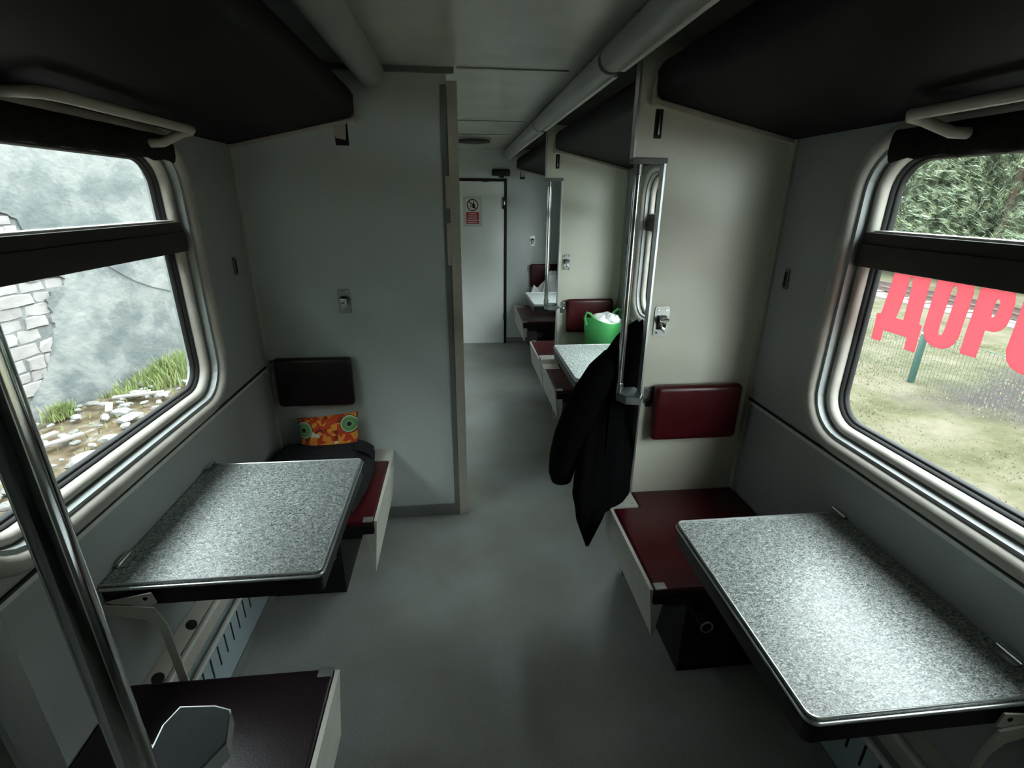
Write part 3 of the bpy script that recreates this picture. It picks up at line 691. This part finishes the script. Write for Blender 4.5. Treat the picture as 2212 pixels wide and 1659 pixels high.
B().tube(path, [.036, .056, .066, .067, .061, .057, .054, .042, .018], 18).build('coat_sleeve', 'coat', t, 80)
B().tube([(.60, 1.815, .86), (.585, 1.775, .75), (.565, 1.715, .62), (.55, 1.652, .50)], [.003, .005, .005, .003], 6).build('front_seam', 'coat', t, 60)
B().tube([(.715, 1.85, 1.13), (.66, 1.84, 1.10), (.60, 1.83, 1.03), (.56, 1.84, .975), (.53, 1.85, .945)], [.014, .022, .024, .018, .008], 10).build('coat_collar', 'coat', t, 60)

# charcoal blanket on the left seat, floral cushion behind it
def blank(u, v):
    x = -.895+.445*u; y = 1.74+.535*v
    e = min(1, min(u, 1-u)*7)*min(1, min(v+.12, 1-v)*9)
    h = .012+.098*(max(0, e)**.5)*(1-.18*v)+.008*noise.noise((x*9, y*9, 0))
    if u > .8: h *= 1-(u-.8)*1.2
    return (x+(.03*(u > .95))*math.sin(v*3), y, .407+h)
tb = B(); tb.grid(blank, 28, 24)
tb.grid(lambda u, v: (-.895+.445*u, 1.74+.535*v, .408), 2, 2, True)
o = tb.build('folded_blanket', 'blanket', None, 80); tag(o, 'folded charcoal blanket on the seat behind the left table', 'blanket')
fz = lambda u, v: .506-.030*u*u-.020*(1-v)*u
fl = B(); fl.grid(lambda u, v: (-.51+.078*u, 2.12+.10*v-.035*u*(v-.5), fz(u, v)), 8, 6)
fl.grid(lambda u, v: (-.51+.078*u, 2.12+.10*v-.035*u*(v-.5), fz(u, v)-.006), 8, 6, True)
o2 = fl.build('blanket_corner', 'blanket', o, 80)
def pil(u, v, sgn):
    a = (u-.5)*2; c_ = (v-.5)*2
    th_ = .045*max(0, (1-a**4))**.5*max(0, (1-c_**4))**.5
    k_ = 1+.06*(abs(a)*abs(c_))**2
    return Vector((a*.135*k_, sgn*th_-.0, c_*.095*k_+.012*a))
pb = B(); pb.grid(lambda u, v: pil(u, v, -1), 20, 14); pb.grid(lambda u, v: pil(u, v, 1), 20, 14, True)
bmesh.ops.remove_doubles(pb.bm, verts=pb.bm.verts, dist=.0006)
o = pb.build('floral_cushion', 'floral', None, 80); o.location = (-.645, 2.238, .528); o.rotation_euler = (rad(-10), 0, 0)
tag(o, 'small floral cushion with orange flowers and kiwi slices on the left seat', 'cushion')

# green carrier bag with white packages
t = thing('green_bag', 'green plastic carrier bag with white packages on the second bay seat', 'bag', loc=(.955, 3.22, .452))
rings = []
for z, rx, ry in ((0, .085, .085), (.015, .105, .10), (.12, .122, .115), (.24, .132, .12), (.33, .14, .12), (.40, .128, .11)):
    rings.append([(rx*math.cos(a)*(1+.05*math.sin(5*a+z*9))+.02*math.sin(z*7), ry*math.sin(a)*(1+.06*math.sin(4*a+2)), z+.018*math.sin(2*a+.6)*(z > .3)) for a in [2*math.pi*i/30 for i in range(30)]])
b = B(); b.loft(rings, caps=False); b.bm.faces.new([v for v in b.bm.verts[:30]][::-1]); b.build('bag_body', 'bag_green', t, 70)
for (cx, cy, dx) in ((-.095, -.06, -.02), (.10, .05, .03)):
    hp = [(cx-.03, cy, .37), (cx-.035+dx*.5, cy-.006, .42), (cx-.015+dx, cy-.008, .455), (cx+.012+dx, cy-.006, .445), (cx+.04+dx*.4, cy, .40), (cx+.045, cy, .37)]
    B().tube(hp, .009, 8).build('bag_handle', 'bag_green', t, 60)
def lump(rx, ry, rz, cx, cy, cz_, seed, amp=.16, f_=9):
    rings = []
    for j in range(1, 14):
        p = math.pi*j/14
        rings.append([(lambda d_: (cx+rx*d_.x*(1+amp*noise.noise((d_*1.0)*f_*.25+Vector((seed, 0, 0)))), cy+ry*d_.y*(1+amp*noise.noise(d_*f_*.25+Vector((seed, 3, 0)))), cz_+rz*d_.z*(1+amp*noise.noise(d_*f_*.3+Vector((seed, 6, 0))))))(Vector((math.sin(p)*math.cos(a), math.sin(p)*math.sin(a), math.cos(p)))) for a in [2*math.pi*i/26 for i in range(26)]])
    return B().loft(rings)
lump(.116, .098, .085, .012, -.0, .35, 2, .28).build('white_package', 'bag_white', t, 70)
lump(.062, .05, .045, .05, -.035, .39, 9, .35).build('white_package', 'bag_white', t, 70)
# white bag in the farthest bay
t = thing('white_bag', 'crumpled white plastic bag on the farthest seat behind the table', 'bag', loc=(1.0, 5.36, .451))
rings = []
for z, r_ in ((0, .14), (.05, .17), (.16, .18), (.24, .15), (.31, .105), (.355, .06), (.38, .03), (.40, .05), (.415, .02)):
    rings.append([(r_*math.cos(a)*(1+.14*math.sin(6*a+z*11)*(z > .1)+.1*math.sin(3*a)), .62*r_*math.sin(a)*(1+.12*math.sin(7*a)), z+.02*math.sin(4*a)*(z > .2)) for a in [2*math.pi*i/36 for i in range(36)]])
B().loft(rings).build('bag_body', 'bag_white', t, 60)
B().prism([(-.23, .20), (-.20, .285), (-.13, .215), (-.09, .20)], -.02, .01, 'Y').build('bag_flap', 'bag_white', t, 0)

# ------------------------------------------------------------------ outside, left: old plastered wall and rubble
GZ = -.8
dW = Vector((.26, .966, 0)).normalized(); nW = Vector((dW.y, -dW.x, 0)); P0 = Vector((-4.93, 5.2, 0))
t = thing('ruined_wall', 'old plastered building wall with exposed stonework outside the left window', 'building')
t.matrix_world = Matrix(((dW.x, -nW.x, 0, P0.x), (dW.y, -nW.y, 0, P0.y), (0, 0, 1, 0), (0, 0, 0, 1)))
ZT = 5.8  # upper part is out of view, raised to block low sky
B().box((-18, .03, GZ-.2), (9, .4, ZT)).build('wall_core', 'mortar', t, 0)
edge = [(.86, .86), (.80, .76), (.86, .68), (1.10, .76), (1.27, .69), (1.22, .60), (1.05, .55), (.98, .49), (1.0, .36), (.96, .24), (.99, .16), (.93, .06), (.90, -.03), (.86, -.10), (.82, -.18), (.74, -.29), (.66, -.39), (.58, -.47), (.51, -.56), (.39, -.67), (.22, -.70), (.06, -.74), (-.2, -.70), (-.6, -.72), (-.9, -.5), (-1.0, -.1), (-.95, .4), (-.7, .8), (-.2, .95), (.3, .90), (.6, .96)]
def rough(poly, n=3, amp=.018):
    out = []
    for i, p in enumerate(poly):
        q = poly[(i+1) % len(poly)]
        for k_ in range(n):
            f_ = k_/n; out.append((p[0]+(q[0]-p[0])*f_+R.uniform(-amp, amp), p[1]+(q[1]-p[1])*f_+R.uniform(-amp, amp)))
    return out
patch2 = rough([(.86, 1.42), (.94, 1.36), (.97, 1.24), (.80, 1.20), (.55, 1.22), (.5, 1.40), (.7, 1.45)], 2, .012)
B().prism([(-18, GZ-.2), (9, GZ-.2), (9, ZT), (-18, ZT)], 0, .035, 'Y', [rough(edge), patch2]).build('plaster_coat', 'plaster', t, 0)
def inside(x, z, poly):
    c_ = False
    for i in range(len(poly)):
        (x1, y1), (x2, y2) = poly[i], poly[i-1]
        if (y1 > z) != (y2 > z) and x < (x2-x1)*(z-y1)/(y2-y1)+x1: c_ = not c_
    return c_
nb = 0; z = -.80; row = 0
while z < .95:
    h = R.uniform(.115, .165); x = -1.0+R.uniform(0, .15)
    while x < 1.25:
        wd = R.uniform(.16, .40)
        cx, cz_ = x+wd/2, z+h/2
        if inside(cx, cz_, edge) or (inside(x, cz_, edge) and R.random() < .4):
            q = R.uniform(-.016, .012)
            pts = [(x+.010, z+.008), (x+wd*.5, z+.002), (x+wd-.010, z+.010), (x+wd-.003, z+h*.5), (x+wd-.012, z+h-.010), (x+wd*.5, z+h-.003), (x+.012, z+h-.008), (x+.003, z+h*.5)]
            pts = [(a+R.uniform(-.014, .014), b_+R.uniform(-.013, .013)) for a, b_ in pts]
            ctr = Vector((sum(p[0] for p in pts)/8, 0, sum(p[1] for p in pts)/8)); rr_ = []
            for yy, sc in ((.06, 1.), (.030+q, 1.), (.018+q, .88)):
                rr_.append([(ctr.x+(a-ctr.x)*sc, yy, ctr.z+(b_-ctr.z)*sc) for a, b_ in pts])
            B().loft(rr_).build('stone', 'brick', t, 40); nb += 1
        x += wd+.006
    z += h; row += 1
for (x, z_) in ((.60, 1.26), (.74, 1.24), (.86, 1.25), (.66, 1.36), (.82, 1.35)):
    B().box((x-.06, .012, z_-.045), (x+.06, .06, z_+.045), .012).build('stone', 'brick', t)
B().tube([(1.80, -.01, .78), (1.95, -.012, .66), (2.15, -.014, .52), (2.4, -.014, .40), (2.6, -.012, .33), (2.9, -.01, .20)], .006, 5).build('loose_cable', 'cable', t, 50)
# ground on both sides
def gleft(u, v):
    x = -14+12.9*u; y = -8+26*v
    return (x, y, GZ-.03+.05*noise.noise((x*.9, y*.9, 1))+.025*noise.noise((x*3, y*3, 2)))
struct(B().grid(gleft, 60, 90).build('ground_left', 'yard', None, 180), 'mossy stony ground outside the left window')
def gright(u, v):
    x = 1.3+38*u**1.3; y = -12+52*v
    return (x, y, GZ+.03*noise.noise((x*.5, y*.5, 3)))
struct(B().grid(gright, 50, 60).build('ground_right', 'lawn', None, 180), 'dry lawn outside the right window')
struct(B().box((-1.6, -8, GZ-.1), (1.6, 18, GZ-.05)).build('ground_track_bed', 'yard', None, 0))
def wallx(y): return -4.93+(y-5.2)*(.26/.966)
def rock_mesh(seed, mt):
    bm_ = bmesh.new(); bmesh.ops.create_icosphere(bm_, subdivisions=2, radius=1)
    for v in bm_.verts:
        d_ = v.co.normalized(); f_ = 1+.35*noise.noise(d_*1.3+Vector((seed*5, 0, 0)))
        v.co = Vector((d_.x*f_, d_.y*f_*.75, max(-.5, min(.55, d_.z*f_*.62))))
    me = bpy.data.meshes.new('rubble_stone'); bm_.to_mesh(me); bm_.free(); me.materials.append(M[mt]); return me
rocks = [rock_mesh(i, 'stone' if i % 3 else 'stone2') for i in range(9)]
def rock(x, y, r_, i, label, grp=None, sz=1.):
    o = bpy.data.objects.new('rubble_stone', rocks[i % 9]); COL.objects.link(o)
    o.location = (x, y, GZ+.02+r_*.25); o.scale = (r_, r_*R.uniform(.7, 1.), r_*R.uniform(.5, .8)*sz); o.rotation_euler = (R.uniform(-.15, .15), R.uniform(-.15, .15), R.uniform(0, 6.28))
    return tag(o, label, 'stone', grp)
rock(-3.55, 4.55, .17, 1, 'largest whitish rubble block on the stony ground outside the left window')
rock(-3.75, 5.55, .13, 4, 'flat white stone near the wall foot outside the left window', None, .7)
rock(-3.95, 5.75, .10, 2, 'white broken brick beside the wall foot outside the left window')
rock(-3.05, 5.20, .10, 7, 'white stone slab nearest the window edge on the rubble ground', None, .7)
n = 0
while n < 150:
    y = R.uniform(3.0, 7.2); x = R.uniform(wallx(y)+.15, -2.2)
    if -x/y > 1.12 or -x/y < .48: continue
    rock(x, y, R.choice((.03, .04, .05, .06, .085)), n, 'small broken stone scattered on the ground outside the left window', 'rubble stones outside the left window'); n += 1
for i, (x, y, L_, a, lab) in enumerate(((-4.35, 4.95, .5, 65, 'grey lath lying nearest the left edge of the rubble'), (-4.1, 4.95, .45, 50, 'second grey lath lying beside another on the rubble'), (-4.05, 6.25, .55, 12, 'long grey board lying along the wall foot'), (-4.15, 5.85, .28, 120, 'short grey board propped at the wall foot'))):
    o = B().box((-L_/2, -.035, 0), (L_/2, .035, .025), .004).build('old_board', 'lath'); o.location = (x, y, GZ+.05); o.rotation_euler = (rad(3), rad(-2), rad(a)); tag(o, lab, 'board')
def blades(n_, gen, hmin, hmax, wd):
    b = B(); vs_, fs_ = [], []
    for i in range(n_):
        x, y, zz, hs = gen(); h_ = R.uniform(hmin, hmax)*hs; a = R.uniform(0, 6.28); l_ = R.uniform(.1, .6)*h_; a2 = R.uniform(0, 6.28)
        dx, dy = math.cos(a)*wd, math.sin(a)*wd; k_ = len(vs_)
        vs_ += [(x-dx, y-dy, zz), (x+dx, y+dy, zz), (x+l_*math.cos(a2)*.5+dx*.6, y+l_*math.sin(a2)*.5+dy*.6, zz+h_*.65), (x+l_*math.cos(a2)*.5-dx*.6, y+l_*math.sin(a2)*.5-dy*.6, zz+h_*.65), (x+l_*math.cos(a2), y+l_*math.sin(a2), zz+h_)]
        fs_ += [(k_, k_+1, k_+2, k_+3), (k_+3, k_+2, k_+4)]
    b.faces(vs_, fs_); return b
def g_weed():
    q = R.random()
    if q < .70:
        y = 7.25+R.gauss(0, .45)*.9; x = wallx(y)+.16+abs(R.gauss(0, .28)); return (x, max(y, 6.3), GZ, .45+.55*min(1, max(0, (y-6.3)/.8)))
    if q < .82:
        y = 5.72+R.gauss(0, .07); return (wallx(y)+.16+abs(R.gauss(0, .05)), y, GZ, .62)
    y = R.uniform(4, 7.5); return (R.uniform(wallx(y)+.16, -2.2), y, GZ, .22)
tag(blades(3600, g_weed, .10, .34, .009).build('weeds', 'grass', None, 0, False), 'green weeds growing along the foot of the old wall', 'weeds', kind='stuff')

# ------------------------------------------------------------------ outside, right: lawn, fence, railway track, pines
def g_lawn():
    x = 3.2+6.5*R.random(); y = 1.2+8*R.random(); return (x, y, GZ, .35+.65*max(0, noise.noise((x*.8, y*.8, 5))+.4))
tag(blades(22000, g_lawn, .012, .045, .009).build('lawn_grass', 'drygrass', None, 0, False), 'short dry grass of the lawn outside the right window', 'grass', kind='stuff')
t = thing('mesh_fence', 'green post and wire mesh fence on the lawn outside the right window', 'fence', loc=(6.37, 6.04, GZ))
for i in range(-2, 2):
    y = i*2.6
    p = B().box((-.032, y-.032, -.05), (.032, y+.032, .80), .006).build('fence_post', 'post_green', t)
    B().box((-.036, y-.036, .70), (.036, y+.036, .73), .002).build('post_clamp', 'alu', p)
B().tube([(0, -5.3, .715), (0, 2.7, .715)], .006, 6).build('top_wire', 'post_green', t, 60)
wm = B()
for i in range(160):
    y = -5.2+i*.05; wm.box((-.0012, y-.0012, .04), (.0012, y+.0012, .715))
for i in range(8): wm.box((-.0012, -5.2, .04+i*.09), (.0012, 2.7, .0424+i*.09))
tag(wm.build('wire_mesh', 'post_green', t, 0), kind='stuff')
t = thing('railway_track', 'railway track crossing the lawn behind the fence outside the right window', 'railway track', loc=(12.35, 0, GZ))
for x in (-.375, .375):
    B().prism([(x-.05, .06), (x+.05, .06), (x+.05, .075), (x+.012, .085), (x+.012, .14), (x+.03, .15), (x+.03, .175), (x-.03, .175), (x-.03, .15), (x-.012, .14), (x-.012, .085), (x-.05, .075)], -2, 26, 'Y').build('rail', 'rust', t, 0)
for i in range(40): B().box((-.75, 2+i*.55-.1, -.02), (.75, 2+i*.55+.1, .06), .01).build('sleeper', 'sleeper', t)
struct(B().box((11.2, -4, GZ-.05), (13.5, 28, GZ+.03)).build('ground_ballast', 'sleeper', None, 0))
# pines
def tuft(vs_, fs_, c_, ax, L_, wd, n_):
    ax = ax.normalized(); o1 = ax.orthogonal().normalized(); o2 = ax.cross(o1)
    for i in range(n_):
        a = R.uniform(0, 6.28); sp = R.uniform(.15, .8); d_ = (ax+(o1*math.cos(a)+o2*math.sin(a))*sp).normalized()
        s_ = d_.orthogonal().normalized()*wd; k_ = len(vs_); p = c_+ax*R.uniform(0, L_*.6)
        vs_ += [p-s_, p+s_, p+d_*L_*R.uniform(.6, 1)]; fs_.append((k_, k_+1, k_+2))
def pine(x, y, h, rad_, label, seed):
    R2 = random.Random(seed)
    t = thing('pine_tree', label, 'tree', 'pines beyond the track', loc=(x, y, GZ))
    B().tube([(0, 0, 0), (.05, .03, h*.4), (.0, .05, h*.8), (0, 0, h)], [.16, .12, .06, .02], 8).build('trunk', 'bark', t, 60)
    va, fa, vb, fb = [], [], [], []
    for i in range(4300):
        zz = R2.uniform(.03, 1.)*h; rr_ = rad_*(1.02-(zz/h))**.55*math.sqrt(R2.uniform(.15, 1)); a = R2.uniform(0, 6.28)
        c_ = Vector((rr_*math.cos(a), rr_*math.sin(a), zz)); ax = Vector((math.cos(a)*.8, math.sin(a)*.8, R2.uniform(.2, 1.2)))
        tuft(va, fa, c_, ax, .34, .026, 11)
        if R2.random() < .34: tuft(vb, fb, c_+ax*.16, Vector((ax.x*.3, ax.y*.3, 1)), .24, .022, 10)
    b = B(); b.faces(va, fa); tag(b.build('needles', 'needle', t, 0, False), kind='stuff')
    b = B(); b.faces(vb, fb); tag(b.build('young_shoots', 'candle', t, 0, False), kind='stuff')
    return t
PINES = [(16.4, 18.6, 7.6, 3.0, 'leftmost bushy pine seen through the upper right pane'), (17.9, 15.4, 8.0, 3.1, 'middle bushy pine seen through the upper right pane'),
         (19.6, 19.0, 8.6, 3.3, 'taller bushy pine standing behind the others in the upper right pane'), (18.6, 12.2, 7.8, 3.0, 'rightmost bushy pine seen through the upper right pane')]
protos = [pine(x, y, h, r_, lab, i+1) for i, (x, y, h, r_, lab) in enumerate(PINES)]
for i, y in enumerate((6.6, 1.0, -4.6, -10.2, -16, -22, 30)):       # pine belt continued out of view, stretched tall to block low sky
    src = protos[i % 4]; o = src.copy(); COL.objects.link(o); o.location = (18.6+.8*math.sin(i*2.1), y, GZ); o.rotation_euler.z = i*1.3; o.scale = (1.15, 1.15, 1.55)
    o['label'] = 'bushy pine out of view further along the belt, blocking the low sky'; o['group'] = 'pines further along the belt'
    for ch in src.children:
        c_ = ch.copy(); COL.objects.link(c_); c_.parent = o
for i, (x, y) in enumerate(((23.0, 24.6), (25.4, 18.4), (29.0, 25.0))):     # second row that closes the view
    src = protos[(i+1) % 4]; o = src.copy(); COL.objects.link(o); o.location = (x, y, GZ); o.rotation_euler.z = 2+i*1.7; o.scale = (1.2, 1.2, 1.65)
    o['label'] = 'pine half hidden behind the front row beyond the railway track'; o['group'] = 'pines in the second row'
    for ch in src.children:
        c_ = ch.copy(); COL.objects.link(c_); c_.parent = o
for i, (x, y) in enumerate(((-5.4, -5.0), (-4.4, -9.0), (-3.8, -13.5))):          # unseen pines added to block low sky at the left window
    src = protos[i]; o = src.copy(); COL.objects.link(o); o.location = (x, y, GZ); o.rotation_euler.z = 1+i*1.7
    o['label'] = 'unseen pine added behind the viewer to block low sky on the left'; o['group'] = 'added pines blocking low sky'
    for ch in src.children:
        c_ = ch.copy(); COL.objects.link(c_); c_.parent = o
